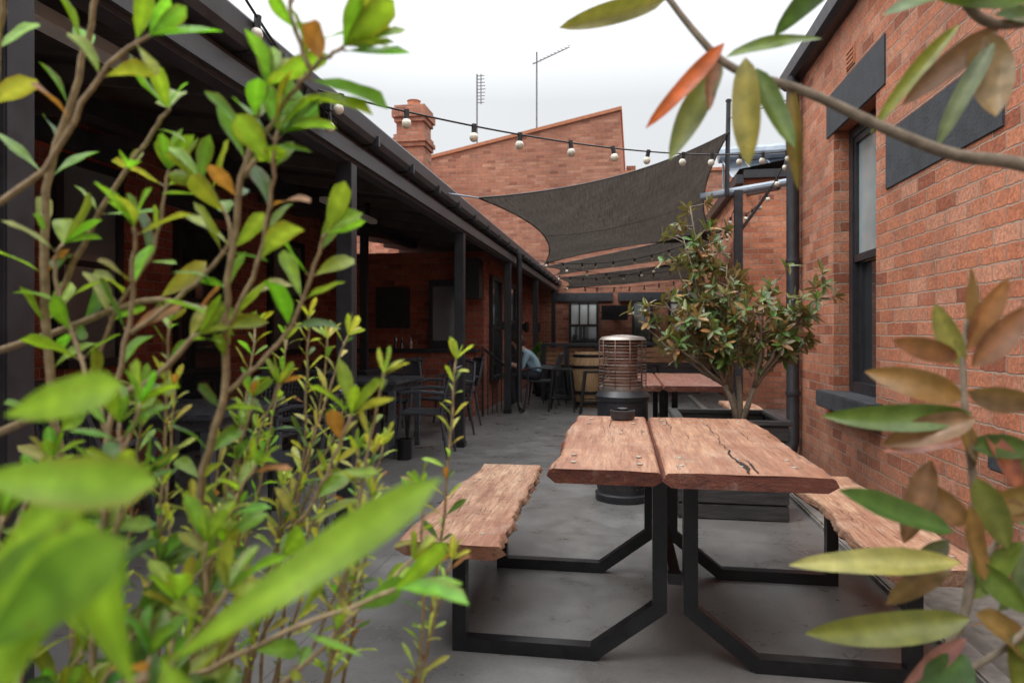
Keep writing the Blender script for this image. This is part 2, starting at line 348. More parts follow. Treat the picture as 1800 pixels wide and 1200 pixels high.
b.add([(1.66,-6,3.88),(1.66,7.45,3.88),(5,7.45,5.0),(5,-6,5.0)],[(0,1,2,3)],'roof'); b.obj('gutter_and_roof',E)
b=MB(); b.tube([(1.66,7.10,3.74),(1.66,7.10,3.62),(1.665,7.12,3.45),(1.665,7.12,.15),(1.63,7.08,.04)],.062,'black',14)
for z in (3.3,1.9,.6): b.lathe(1.665,7.12,[(.07,z),(.072,z+.01),(.072,z+.04),(.07,z+.05)],'black',14)
b.obj('downpipe',E,auto=True)
E=empty('brick_annexe'); b=MB()
b.box(1.92,6,11.5,18,0,3.78,'brickR'); b.box(3.6,4,7.3,11.5,0,3.2,'brickR'); b.obj('walls',E)
b=MB(); b.box(1.80,1.92,11.4,18,3.62,3.76,'black'); b.box(1.92,6,11.38,11.5,3.70,3.83,'black')
b.add([(1.85,11.4,3.85),(1.85,18,3.85),(6,18,4.6),(6,11.4,4.6)],[(0,1,2,3)],'roof')
b.box(1.9,1.93,12.4,13.3,.9,2.2,'black'); b.box(1.9,1.93,14.6,15.5,0.02,2.1,'black'); b.obj('trim',E)
b=MB()
for i in range(3):
    x=1.98+i*.42
    b.add([(x,12.9,4.05),(x+.38,12.9,4.08),(x+.38,14.3,4.75),(x,14.3,4.72)],[(0,1,2,3)],'panel')
    b.tube([(x,12.9,4.04),(x,14.3,4.71)],.018,'galv',6)
b.tube([(1.9,14.2,4.78),(3.3,14.2,4.82)],.16,'galv',12)
b.tube([(2,14.25,3.8),(2,14.25,4.7)],.02,'galv',6);b.tube([(3.1,14.25,3.9),(3.1,14.25,4.7)],.02,'galv',6); b.obj('solar_heater',E)
b=MB(); b.tube([(1.02,9.35,3.02),(2.9,9.1,3.25)],.05,'galv',10); b.tube([(1.48,9.2,0),(1.48,9.2,3.06)],.05,'black',4,square=True)
b.tube([(1.34,9.22,3.0),(1.36,9.2,4.25)],.03,'black',10); b.tube([(1.48,9.2,2.5),(1.9,9.2,3.1)],.02,'black',6)
b.tube([(1.36,9.2,4.0),(1.76,7.25,3.6)],.006,'wire',5); b.tube([(2.0,9.3,3.1),(2.0,13,3.7)],.03,'black',6)
b.tube([(1.36,9.2,4.22),(1.36,9.2,4.24)],.04,'black',8)
b.obj('support_frame')

# ---------------------------------------------------------------- far building
E=empty('gabled_brick_building'); b=MB()
fy=18
def zt(x): return 5.97+(x+5.1)/5.04*1.05
xl,xr=-9,-.06
vs=[(xl,fy,0),(xr,fy,0),(xr,fy,zt(xr)),(xl,fy,zt(xl)),(xl,32,0),(xr+.25,32,0),(xr+.25,32,zt(xr)),(xl,32,zt(xl))]
b.add(vs,[(0,1,2,3),(1,5,6,2),(5,4,7,6),(4,0,3,7)],'brickF')
b.box(xr+.003,5,fy+.02,26,0,5.35,'brickF')
b.obj('walls',E)
b=MB()
b.add([(xl,fy-.05,zt(xl)-.0),(xr+.04,fy-.05,zt(xr)),(xr+.04,fy-.05,zt(xr)+.09),(xl,fy-.05,zt(xl)+.09),(xl,32,zt(xl)),(xr+.3,32,zt(xr)),(xr+.3,32,zt(xr)+.09),(xl,32,zt(xl)+.09)],[(0,1,2,3),(1,5,6,2),(3,2,6,7),(0,4,5,1)],'terra')
b.box(0,5,fy-.04,26,5.35,5.43,'terra'); b.box(.1,.35,fy+.8,fy+1.1,5.4,5.75,'brickF'); b.box(.9,1.1,fy+.8,fy+1.1,5.4,5.65,'cream')
b.box(1.55,1.62,fy-.16,fy-.05,3.0,5.0,'cream'); b.box(1.68,1.95,fy-.2,fy-.02,3.8,4.3,'cream'); b.obj('copings',E)
b=MB(); y=fy-.03
b.box(-1.75,-.25,y-.02,y+.05,2.05,2.27,'blackmatt'); b.box(-.12,1.1,y-.02,y+.05,2.05,2.27,'blackmatt'); b.box(1.2,1.9,y-.02,y+.05,2.1,2.3,'blackmatt')
def win(x0,x1,z0,z1,nx,nz,gl):
    b.box(x0,x1,y,y+.045,z0,z1,gl)
    b.box(x0-.04,x0+.02,y-.02,y+.045,z0,z1,'black'); b.box(x1-.02,x1+.04,y-.02,y+.045,z0,z1,'black')
    b.box(x0+.02,x1-.02,y-.018,y+.04,z1-.05,z1,'black')
    for i in range(1,nx): xx=x0+(x1-x0)*i/nx; b.box(xx-.018,xx+.018,y-.016,y+.04,z0,z1-.05,'black')
    for i in range(1,nz): zz=z0+(z1-z0)*i/nz; b.box(x0+.02,x1-.02,y-.014,y+.04,zz-.02,zz+.02,'black')
win(-1.35,-.66,1.45,2.04,3,1,'curtain'); win(-1.35,-.66,.1,1.43,2,1,'glassD'); win(.28,.72,.02,2.04,1,2,'glassD'); win(1.2,1.75,1.0,2.05,2,2,'curtain')
b.obj('windows_and_doors',E)
b=MB(); b.box(-.54,.13,y-.22,y-.16,1.55,1.93,'black',.008); b.add([(-.52,y-.224,1.57),(.11,y-.224,1.57),(.11,y-.224,1.91),(-.52,y-.224,1.91)],[(0,1,2,3)],'blackmatt'); b.box(-.3,-.1,y-.16,y+.02,1.65,1.8,'black'); b.obj('television')
b=MB(); b.tube([(-4.3,20,5.9),(-4.3,20,8.95)],.022,'antenna',6)
for i in range(9):
    z=8.1+i*.1; w=.14-.01*abs(i-4); b.tube([(-4.3-w+.12,20,z),(-4.3+w+.12,20,z)],.012,'antenna',5)
b.tube([(-4.18,20,8.05),(-4.18,20,8.95)],.015,'antenna',5)
for dx,dy in((-.3,0),(.25,.2),(.2,-.25)): b.tube([(-4.3,20,6.9),(-4.3+dx,20+dy,6.1)],.012,'antenna',5)
b.obj('tv_antenna')
b=MB(); b.tube([(-2.5,20,6.2),(-2.5,20,9.5)],.022,'antenna',6); b.tube([(-2.62,20,9.15),(-1.55,20.1,9.62)],.016,'antenna',5)
for i in range(11):
    t=i/10; x=-2.55+t; z=9.18+t*.44; L=.28-.12*t; b.tube([(x-.03,20-L,z-.10+.05*t),(x+.03,20+L,z+.10-.05*t)],.009,'antenna',5)
b.obj('tv_antenna')
E=empty('brick_chimney'); b=MB(); cx,cy=-4.38,14
for w,z0,z1 in((.30,2.4,5.1),(.335,5.1,5.19),(.37,5.19,5.28),(.34,5.28,5.36),(.29,5.36,5.62),(.33,5.62,5.71),(.37,5.71,5.88),(.33,5.88,5.97)): b.box(cx-w,cx+w,cy-w,cy+w,z0,z1,'brickF',.006)
b.obj('stack',E); b=MB(); b.lathe(cx,cy,[(.15,5.97),(.13,6.12),(.15,6.14)],'terra',14); b.obj('pot',E)

# ---------------------------------------------------------------- left house and verandah
E=empty('brick_house'); b=MB()
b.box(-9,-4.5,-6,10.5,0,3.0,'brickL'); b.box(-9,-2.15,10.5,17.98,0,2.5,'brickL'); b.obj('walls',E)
b=MB(); x=-4.5
def lw(y0,y1,z0,z1,gl,bars=1):
    b.box(x+.002,x+.03,y0,y1,z0,z1,gl)
    b.box(x,x+.06,y0-.07,y0,z0-.05,z1+.07,'black'); b.box(x,x+.06,y1,y1+.07,z0-.05,z1+.07,'black'); b.box(x,x+.06,y0,y1,z1,z1+.07,'black'); b.box(x,x+.1,y0,y1,z0-.07,z0,'black')
    for i in range(bars): zz=z0+(z1-z0)*(i+1)/(bars+1); b.box(x+.001,x+.05,y0,y1,zz-.025,zz+.025,'black')
lw(4.85,5.45,1.0,2.6,'glassM'); lw(6.35,7.1,.08,2.3,'glassD',2); lw(8.2,9.0,1.0,2.4,'glassM'); lw(2.6,3.4,1.0,2.5,'glassM')
b.box(x,x+.04,4.6,5.7,2.72,2.92,'blackmatt'); b.box(x,x+.04,6.1,7.35,2.5,2.7,'blackmatt')
x=-2.15
lw(11.0,11.8,.5,2.1,'glassD'); lw(12.5,13.4,.1,2.1,'glassD',2); 
b.obj('windows_and_doors',E)
b=MB()
b.box(-3.02,-2.5,10.43,10.497,.02,2.05,'black'); b.box(-2.95,-2.57,10.42,10.43,1.1,1.95,'glassM'); b.box(-2.55,-2.16,10.2,10.49,1.75,2.35,'black')
b.obj('side_door')
b=MB(); b.box(-3.9,-3.35,10.44,10.498,1.3,1.95,'blackmatt'); b.obj('notice_board')
for yy in(12.1,14.6,16.6):
    b=MB(); b.box(-2.15,-2.09,yy-.04,yy+.04,1.28,1.42,'black',.005); b.lathe(-2.04,yy,[(.045,1.24),(.05,1.26),(.05,1.44),(.045,1.46)],'black',12); b.obj('wall_lamp')

E=empty('verandah')
posts=[1.68,4.1,7.15,10.25,13.6,17.2]
b=MB()
for yy in posts:
    b.box(-1.775,-1.675,yy-.05,yy+.05,0,2.29,'black',.006); b.box(-1.785,-1.665,yy-.06,yy+.06,0,.06,'steel')
b.box(-3.3,-3.21,8.26,8.34,0,2.55,'black')
b.obj('posts',E)
b=MB(); b.box(-1.78,-1.68,-6,18-.05,2.29,2.44,'beam',.006); b.box(-1.675,-1.655,-6,17.95,2.31,2.40,'beam'); b.box(-3.32,-3.2,-6,10.4,2.55,2.66,'black')
yy=-5.6
while yy<17.8:
    b.add([(-1.68,yy,2.44),(-1.68,yy+.05,2.44),(-4.48,yy+.05,2.84),(-4.48,yy,2.84),(-1.68,yy,2.53),(-1.68,yy+.05,2.53),(-4.48,yy+.05,2.93),(-4.48,yy,2.93)],[(0,3,2,1),(4,5,6,7),(0,1,5,4),(1,2,6,5),(2,3,7,6),(3,0,4,7)],'ceil'); yy+=.9
b.obj('beams_and_rafters',E)
b=MB(); pr=[(-1.71,2.45),(-1.61,2.45),(-1.585,2.48),(-1.575,2.56),(-1.585,2.575),(-1.71,2.575)]
n=len(pr); vs=[(x,-6,z) for x,z in pr]+[(x,17.95,z) for x,z in pr]
b.add(vs,[tuple(range(n)),tuple(range(2*n-1,n-1,-1))]+[(i,(i+1)%n,n+(i+1)%n,n+i) for i in range(n)],'beam')
yy=.5
while yy<17.5: b.box(-1.70,-1.568,yy,yy+.03,2.435,2.50,'black'); yy+=.75
vs=[];fs=[]
for i in range(0,960):
    y=-6+i*.025; dz=.009*math.sin(i*math.pi/1.5)
    vs.append((-1.69,y,2.555+dz)); vs.append((-4.6,y,3.0+dz))
    if i: fs.append((2*i-2,2*i,2*i+1,2*i-1))
b.add(vs,fs,'ceil'); b.obj('gutter_and_roof',E)
b=MB(); b.tube([(-1.60,10.35,2.46),(-1.57,10.38,2.36),(-1.57,10.40,2.28),(-1.57,10.40,.14),(-1.54,10.34,.06),(-1.50,10.26,.04)],.042,'black',12); b.obj('downpipe',E,auto=True)
b=MB(); b.box(-2.75,-2.67,5.9,7.2,2.42,2.47,'cream',.005); b.box(-2.74,-2.68,6.1,6.12,2.47,2.62,'black'); b.box(-2.74,-2.68,7,7.02,2.47,2.62,'black')
b.box(-2.2,-2.1,1.8,2.7,2.37,2.43,'cream',.005)
b.obj('strip_light',E)
E=empty('low_brick_wall'); b=MB(); b.box(-4.2,-2.15,9.7,9.92,0,.93,'brickL'); b.box(-4.25,-2.1,9.66,9.96,.93,.99,'black',.006); b.obj('wall',E)
b=MB(); b.tube([(-2.02,9.8,0),(-2.02,9.8,1.0),(-1.8,10.9,.62),(-1.8,10.9,0)],.02,'black',8)
for i in range(5):
    t=(i+1)/6; b.tube([(-2.02+.22*t,9.8+1.1*t,0),(-2.02+.22*t,9.8+1.1*t,1.0-.38*t)],.008,'black',6)
b.obj('handrail',E)

# ---------------------------------------------------------------- shade sails
def sail(name,A,B,C,D,ins=.13,sag=.12,n=28):
    A,B,C,D=map(V,(A,B,C,D)); cen=(A+B+C+D)/4
    def edge(P,Q,t):
        p=P.lerp(Q,t); m=(P+Q)/2; inward=(cen-m); return p+inward*(ins*4*t*(1-t)*1.0)
    b=MB(); vs=[];fs=[]
    for i in range(n+1):
        u=i/n
        for j in range(n+1):
            v=j/n
            p=(edge(A,B,u)*(1-v)+edge(D,C,u)*v)+(edge(A,D,v)*(1-u)+edge(B,C,v)*u)-((A*(1-u)+B*u)*(1-v)+(D*(1-u)+C*u)*v)
            p.z+=-sag*math.sin(math.pi*u)*math.sin(math.pi*v)+.02*noise.noise(V((p.x*1.2,p.y*3.5,0)))
            vs.append(p)
    for i in range(n):
        for j in range(n): fs.append((i*(n+1)+j,(i+1)*(n+1)+j,(i+1)*(n+1)+j+1,i*(n+1)+j+1))
    b.add(vs,fs,'sail')
    for P,Q in((A,B),(B,C),(C,D),(D,A)): b.tube([edge(P,Q,t/20) for t in range(21)],.009,'wire',5)
    b.tube([V(vs[i*(n+1)+n//2])+V((0,0,-.002)) for i in range(n+1)],.003,'wire',4)
    return b
b=sail('s',(-1.35,6.35,2.50),(1.37,9.15,3.82),(1.75,13.4,3.0),(-1.45,12.8,2.52),.2)
b.tube([(-1.58,6.1,2.5),(-1.35,6.35,2.5)],.008,'galv',6); b.tube([(1.75,13.4,3.0),(1.92,13.6,3.05)],.008,'galv',6); b.tube([(-1.45,12.8,2.52),(-1.6,12.9,2.5)],.008,'galv',6)
b.obj('shade_sail',smooth=True,fix=False)
b=sail('s',(-1.5,13.2,2.5),(1.8,12.2,3.05),(1.85,15.2,2.9),(-1.5,15.6,2.55),.12); b.obj('shade_sail',smooth=True,fix=False)
b=sail('s',(-1.5,15.9,2.5),(1.8,14.6,2.75),(1.85,17.7,2.6),(-1.5,17.7,2.35),.12); b.obj('shade_sail',smooth=True,fix=False)

# ---------------------------------------------------------------- string lights
def string(p0,p1,sag,nb,name='string_lights',r=.028):
    b=MB(); p0=V(p0);p1=V(p1); pts=[]
    for i in range(41):
        t=i/40; p=p0.lerp(p1,t); p.z-=sag*4*t*(1-t); pts.append(p)
    b.tube(pts,.006,'wire',5)
    for i in range(nb):
        t=(i+.5+R.uniform(-.12,.12))/nb; p=p0.lerp(p1,t); p.z-=sag*4*t*(1-t)
        tilt=R.uniform(-.015,.015)
        b.tube([p+V((0,0,.012)),p+V((tilt,0,-.045))],.016,'wire',8)
        b.ball(p+V((tilt*1.3,0,-.045-r*.85)),r,'bulb',sz=1.1)
    return b.obj(name,auto=True)
string((-1.62,3.35,2.50),(1.72,7.1,3.02),.16,12)
string((-1.55,2.6,2.62),(-1.62,3.7,2.42),.03,4)
string((-1.5,12.0,2.5),(1.85,12.5,3.1),.28,11); string((-1.5,12.3,2.55),(1.85,16.5,2.9),.3,10); string((-1.5,15.0,2.5),(1.85,11.6,2.9),.35,12)
string((1.72,7.4,3.1),(1.85,12,3.2),.22,8); string((1.5,9.3,3.0),(1.85,17,3.0),.3,12); string((-1.5,17,2.4),(1.8,17.3,2.6),.15,9)

# ---------------------------------------------------------------- slabs
def slab(b,xl,xr,y0,y1,z0,z1,top,edge,seed,al=.02,ar=.02,ne=.02,ny=70,nx=10):
    def w(t,s,amp): return amp*(1.3*noise.noise(V((t*1.7,seed+s,0)))+.5*noise.noise(V((t*6,seed+s,3)))+.22*noise.noise(V((t*22,seed+s,7))))
    vs=[]
    for i in range(ny+1):
        t=i/ny; y=y0+(y1-y0)*t
        L=xl+w(y,0,al); Rr=xr+w(y,9,ar)
        th=z1-z0; rl=.6*al*noise.noise(V((y*18,seed,1))); r2=.6*ar*noise.noise(V((y*18,seed,2)))
        ring=[(L+.024+rl,z0),(L-.006-rl,z0+.45*th),(L+.004,z1-.006)]
        for j in range(nx): 
            xx=L+.012+(Rr-L-.024)*j/(nx-1); ring.append((xx,z1+.0018*noise.noise(V((xx*8,y*5,seed)))))
        ring+= [(Rr-.004,z1-.006),(Rr+.006+r2,z0+.45*th),(Rr-.024-r2,z0)]
        K=len(ring)
        for (xx,zz) in ring:
            ex=0
            if i==0: ex=ne*noise.noise(V((xx*5,seed,4)))+.45*ne*noise.noise(V((xx*24,zz*30,4)))+(.008 if zz<z0+.01 else 0)
            if i==ny: ex=ne*noise.noise(V((xx*5,seed,14)))
            vs.append((xx,y+ex,zz))
    ft=[];fe=[]
    for i in range(ny):
        for j in range(K):
            j2=(j+1)%K; q=(i*K+j,i*K+j2,(i+1)*K+j2,(i+1)*K+j)
            (ft if 2<=j<=K-4 else fe).append(q)
    fe.append(tuple(range(K))); fe.append(tuple(ny*K+j for j in range(K-1,-1,-1)))
    b.add(vs,ft,top); 
    o=len(b.v)-len(vs); i=b.m(edge)
    for f in fe: b.f.append([a+o for a in f]); b.mi.append(i)
def picnic(ox,oy,E,topm,edgem,bt,be,seed,ly=1.5,left=True):
    b=MB()
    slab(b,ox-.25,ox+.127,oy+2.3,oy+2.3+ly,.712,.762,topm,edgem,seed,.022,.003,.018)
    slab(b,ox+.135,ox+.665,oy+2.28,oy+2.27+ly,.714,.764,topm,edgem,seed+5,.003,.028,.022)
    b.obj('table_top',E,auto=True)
    if left:
        b=MB(); slab(b,ox-.82,ox-.45,oy+2.43,oy+2.45+ly,.395,.45,bt,be,seed+11,.03,.055,.02); b.obj('bench_seat_a',E,auto=True)
    b=MB(); slab(b,ox+.86,ox+1.20,oy+2.41,oy+2.4+ly,.395,.45,bt,be,seed+17,.03,.03,.02); b.obj('bench_seat_b',E,auto=True)
    b=MB(); hw=.026
    for y in (oy+2.58,oy+2.3+ly-.28):
        ref=(0,1,0)
        if left: b.tube([(ox-.62,y,.393),(ox-.62,y,.027),(ox-.11,y,.027),(ox+.135,y,.21),(ox+.135,y,.70)],hw,'steel',4,ref=ref,square=True)
        else: b.tube([(ox-.11,y,.027),(ox+.135,y,.21),(ox+.135,y,.70)],hw,'steel',4,ref=ref,square=True)
        b.tube([(ox+1.0,y,.393),(ox+1.0,y,.027),(ox+.48,y,.027),(ox+.245,y,.21),(ox+.245,y,.70)],hw,'steel',4,ref=ref,square=True)
        b.box(ox+.165,ox+.215,y-.02,y+.02,.30,.34,'steel'); 
        b.box(ox-.17,ox+.58,y-.035,y+.035,.70,.711,'steel')
        if left: b.box(ox-.78,ox-.5,y-.03,y+.03,.386,.394,'steel')
        b.box(ox+.9,ox+1.15,y-.03,y+.03,.386,.394,'steel')
    b.box(ox+.17,ox+.21,oy+2.6,oy+2.3+ly-.3,.30,.34,'steel')
    b.obj('steel_frame',E)
    b=MB()
    for x in (-.17,.06,.2,.4,.58):
        for y in (2.42,2.56,2.3+ly-.32,2.3+ly-.16): b.lathe(ox+x+R.uniform(-.01,.01),oy+y+R.uniform(-.01,.01),[(.0105,.7635),(.0105,.7665),(.006,.768)],'brass',12)
    for x in((-.74,-.53,.93,1.12) if left else (.93,1.12)):
        for y in(2.56,2.3+ly-.28): b.lathe(ox+x,oy+y,[(.009,.450),(.009,.4535),(.005,.455)],'brass',12)
    b.obj('bolts',E)
E=empty('picnic_table'); picnic(0,0,E,'wood','woodedge','woodbench','woodbark',2)
b=MB()
def split(x0,ya,yb,n,wf,amp,seed):
    vs=[];fs=[]
    for i in range(n+1):
        t=i/n; y=ya+(yb-ya)*t; x=x0+amp*noise.noise(V((y*4,seed,0)))+amp*.45*noise.noise(V((y*17,seed,5)))
        k=wf(t)*(1+.6*noise.noise(V((y*30,seed,9)))); k=max(k,.0003)
        vs+=[(x-k,y,.7678),(x+k*R.uniform(.6,1.2),y,.7678)]
        if i: fs.append((2*i-2,2*i-1,2*i+1,2*i))
    b.add(vs,fs,'crack')
split(.405,2.30,3.55,60,lambda t:.0012+.009*math.exp(-((t-.10)/.07)**2)+.003*math.exp(-((t-.3)/.08)**2),.03,3)
split(.435,2.30,2.62,24,lambda t:.004*math.sin(math.pi*min(t+.15,1)),.02,8)
split(.22,3.2,3.74,24,lambda t:.0018*math.sin(math.pi*t)+.0002,.02,14)
split(-.06,3.25,3.74,24,lambda t:.0016*math.sin(math.pi*t)+.0002,.015,21)
split(.53,2.9,3.4,24,lambda t:.0014*math.sin(math.pi*t)+.0002,.02,33)
b.obj('splits',E)
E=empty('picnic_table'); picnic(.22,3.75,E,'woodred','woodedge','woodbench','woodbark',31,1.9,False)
b=MB(); b.lathe(.0,3.66,[(.052,.764),(.062,.768),(.064,.80),(.066,.812),(.060,.813),(.056,.795),(.02,.79)],'black',28)
b.lathe(.0,3.66,[(.03,.795),(.03,.822),(.02,.826)],'steel',20); b.obj('ashtray',auto=True)

# ---------------------------------------------------------------- planter + magnolia tree
def planter(name,x0,x1,y0,y1,h,tilt=0):
    E=empty(name); b=MB(); n=int(h/.10); s=h/n
    for i in range(n):
        z=i*s
        b.box(x0,x1,y0,y0+.03,z+.004,z+s-.004,'planter',.005); b.box(x0,x1,y1-.03,y1,z+.004,z+s-.004,'planter',.005)
        b.box(x0,x0+.03,y0+.031,y1-.031,z+.004,z+s-.004,'planter',.005); b.box(x1-.03,x1,y0+.031,y1-.031,z+.004,z+s-.004,'planter',.005)
    b.box(x0-.02,x1+.02,y0-.02,y0+.05,h,h+.03,'planter',.006); b.box(x0-.02,x1+.02,y1-.05,y1+.02,h,h+.03,'planter',.006)
    b.box(x0-.02,x0+.05,y0+.051,y1-.051,h,h+.03,'planter',.006); b.box(x1-.05,x1+.02,y0+.051,y1-.051,h,h+.03,'planter',.006)
    b.obj('boards',E); b=MB(); b.box(x0+.032,x1-.032,y0+.032,y1-.032,.02,h-.05,'soil'); b.obj('soil',E); return E
planter('planter_box',.36,1.06,4.62,5.30,.62)
b=MB(); base=V((.80,4.95,.55))
tips=[(.47,4.95,2.12),(.60,5.0,1.92),(.70,4.8,1.68),(.28,4.9,1.45),(.14,5.0,1.28),(1.05,5,1.58),(1.36,4.95,1.54),(1.2,4.85,1.36),(1.0,5.1,1.18),(.5,4.75,1.32),(.9,4.7,1.42),(.38,5.1,1.72),(.8,5.15,1.6),(.55,5.0,1.62),(.35,4.85,1.15),(1.28,5.1,1.2),(.65,4.75,1.15),(.42,4.9,1.9)]
hubs=[V((.70,4.93,.86)),V((.80,4.97,.92)),V((.90,4.95,.84)),V((.76,5.02,.80))]
for h in hubs: b.tube([base,base.lerp(h,.5)+V((.01,0,.02)),h],[.026,.02,.016],'bark',8)
for tp in tips:
    tp=V(tp); s0=min(hubs,key=lambda h:(h.x-tp.x)**2*1+(R.random()*.02)); mid=s0.lerp(tp,.5)+V((R.uniform(-.05,.05),0,R.uniform(-.04,.06)))
    pts=[];K=10
    for i in range(K+1):
        t=i/K; p=s0*(1-t)**2+mid*2*t*(1-t)+tp*t*t; p+=rv()*.008*(i>0); pts.append(p)
    b.tube(pts,[.011*(1-t/K)+.004 for t in range(K+1)],'bark',6)
    for q in range(15):
        t=R.uniform(.38,1); i=int(t*K*.999); p=pts[i].lerp(pts[i+1],t*K-i) if i<K else pts[K]
        o=rv(); o.z=abs(o.z)*.7+.1; o.normalize(); e=p+o*R.uniform(.05,.17)
        b.tube([p,(p+e)/2+rv()*.01,e],[.004,.003,.0025],'bark',4,cap=False)
        ax=(e-p).normalized(); ph=R.random()*6
        for l in range(R.randint(6,9)):
            a=ph+l*2.4; u=ax.orthogonal().normalized(); w=ax.cross(u); dd=(u*math.cos(a)+w*math.sin(a))*.9+ax*R.uniform(.1,.9)
            col=rc((.08,.12,.035),(.17,.22,.07)) if R.random()<.78 else rc((.26,.15,.06),(.38,.23,.10))
            b.leaf(e-ax*R.uniform(0,.04),dd,ax+V((0,0,.6)),R.uniform(.065,.105),R.uniform(.026,.038),'treeleaf',col,R.uniform(-.1,.25),R.uniform(.15,.5),5,1)
b.obj('magnolia_tree',smooth=True,fix=False)

# ---------------------------------------------------------------- patio heater
E=empty('patio_heater'); hx,hy=.0,5.1; b=MB()
b.lathe(hx,hy,[(.195,0),(.20,.012),(.20,.05),(.185,.06),(.185,.72),(.195,.73),(.20,.76),(.17,.80),(.12,.81)],'black',36)
b.obj('drum',E,auto=True)
b=MB()
for i in range(26):
    a=2*math.pi*i/26; c,s=math.cos(a),math.sin(a)
    b.tube([(hx+.183*c,hy+.183*s,.10),(hx+.188*c,hy+.188*s,.10)],.009,'soil',6); b.tube([(hx+.183*c,hy+.183*s,.14),(hx+.188*c,hy+.188*s,.14)],.009,'soil',6)
b.obj('vent_holes',E)
b=MB(); b.lathe(hx,hy,[(.10,.81),(.145,.83),(.145,.87),(.11,.88),(.11,1.13),(.14,1.14),(.14,1.16),(.06,1.165)],'rust',32); b.obj('burner',E,auto=True)
b=MB(); b.lathe(hx,hy,[(.165,.79),(.17,.80),(.17,.83),(.12,.835)],'bright',32); b.lathe(hx,hy,[(.165,1.165),(.172,1.17),(.155,1.19),(.05,1.205),(.01,1.206)],'bright',32); b.obj('rims',E,auto=True)
b=MB()
for i in range(14):
    z=.85+i*.023; b.tube([(hx+.17*math.cos(a*math.pi/16),hy+.17*math.sin(a*math.pi/16),z) for a in range(33)],.0025,'rust' if i%2 else 'bright',5,cap=False)
for i in range(10):
    a=2*math.pi*i/10; b.tube([(hx+.17*math.cos(a),hy+.17*math.sin(a),.82),(hx+.17*math.cos(a),hy+.17*math.sin(a),1.17)],.0035,'rust',5)
b.obj('wire_guard',E,smooth=True)

# ---------------------------------------------------------------- verandah furniture
def chairmesh():
    b=MB()
    b.box(-.23,.23,-.22,.22,.425,.45,'plastic',.01)
    for sx in(-1,1):
        b.tube([(sx*.21,.20,.43),(sx*.24,.25,0)],[.022,.014],'plastic',6); b.tube([(sx*.21,-.20,.43),(sx*.24,-.27,0)],[.022,.014],'plastic',6)
        b.tube([(sx*.23,-.2,.43),(sx*.25,-.25,.66),(sx*.21,-.31,.86)],.018,'plastic',6)
        b.tube([(sx*.25,-.24,.64),(sx*.27,0,.66),(sx*.25,.19,.64),(sx*.22,.2,.44)],.017,'plastic',6)
    def bp(u,z): return (u*.21,-.22-(z-.45)*.24-.035*(1-u*u),z)
    b.tube([bp(-1+i*.2,.86+.02*math.cos((-1+i*.2)*1.5)) for i in range(11)],.02,'plastic',6)
    b.tube([bp(-1+i*.2,.52) for i in range(11)],.014,'plastic',6)
    for i in range(13):
        u=-.92+i*.153; b.tube([bp(u,.52),bp(u,.70),bp(u,.87)],.0085,'plastic',4,cap=False)
    for j in range(9):
        z=.56+j*.034; b.tube([bp(-1+i*.25,z) for i in range(9)],.0075,'plastic',4,cap=False)
    return b.mesh('patio_chair',False)
cm=chairmesh()
def chair(x,y,r):
    o=bpy.data.objects.new('patio_chair',cm); sc.collection.objects.link(o); o.location=(x,y,0); o.rotation_euler=(0,0,math.radians(r))
def vt(x0,x1,y0,y1):
    b=MB(); b.box(x0,x1,y0,y1,.715,.75,'tabletop',.008); b.box(x0+.05,x1-.05,y0+.05,y1-.05,.65,.714,'tabletop')
    for x in(x0+.06,x1-.06):
        for y in(y0+.06,y1-.06): b.tube([(x,y,0),(x,y,.65)],[.024,.032],'tabletop',4,square=True,ref=(1,0,0))
    b.obj('patio_table')
vt(-3.1,-2.15,6.3,7.25); vt(-3.2,-2.3,3.55,4.45); vt(-3.9,-3.2,8.2,9.0); vt(-3.9,-3.1,1.9,2.7)
for c in[(-2.62,5.95,0),(-2.62,7.6,180),(-1.95,6.6,95),(-3.4,6.8,-90),(-2.1,7.9,150),(-2.75,3.15,5),(-2.75,4.85,178),(-2.02,4.0,100),(-3.5,4.0,-90),(-3.5,7.85,0),(-3.0,8.7,80),(-4.1,8.0,-90),(-2.2,8.9,120)]: chair(*c)
b=MB(); b.lathe(-2.08,6.35,[(.06,0),(.07,.01),(.07,.19),(.074,.2),(.06,.2),(.058,.02)],'steel',20); b.obj('ash_bucket',auto=True)
for bx,h,k in((-3.35,1.12,'glassD'),(-3.25,1.10,'glassD'),(-3.12,1.10,'bright')):
    b=MB(); b.lathe(bx,9.81,[(.03,.99),(.03,h-.03),(.012,h+.02),(.012,h+.06)],k,12); b.obj('bottle')

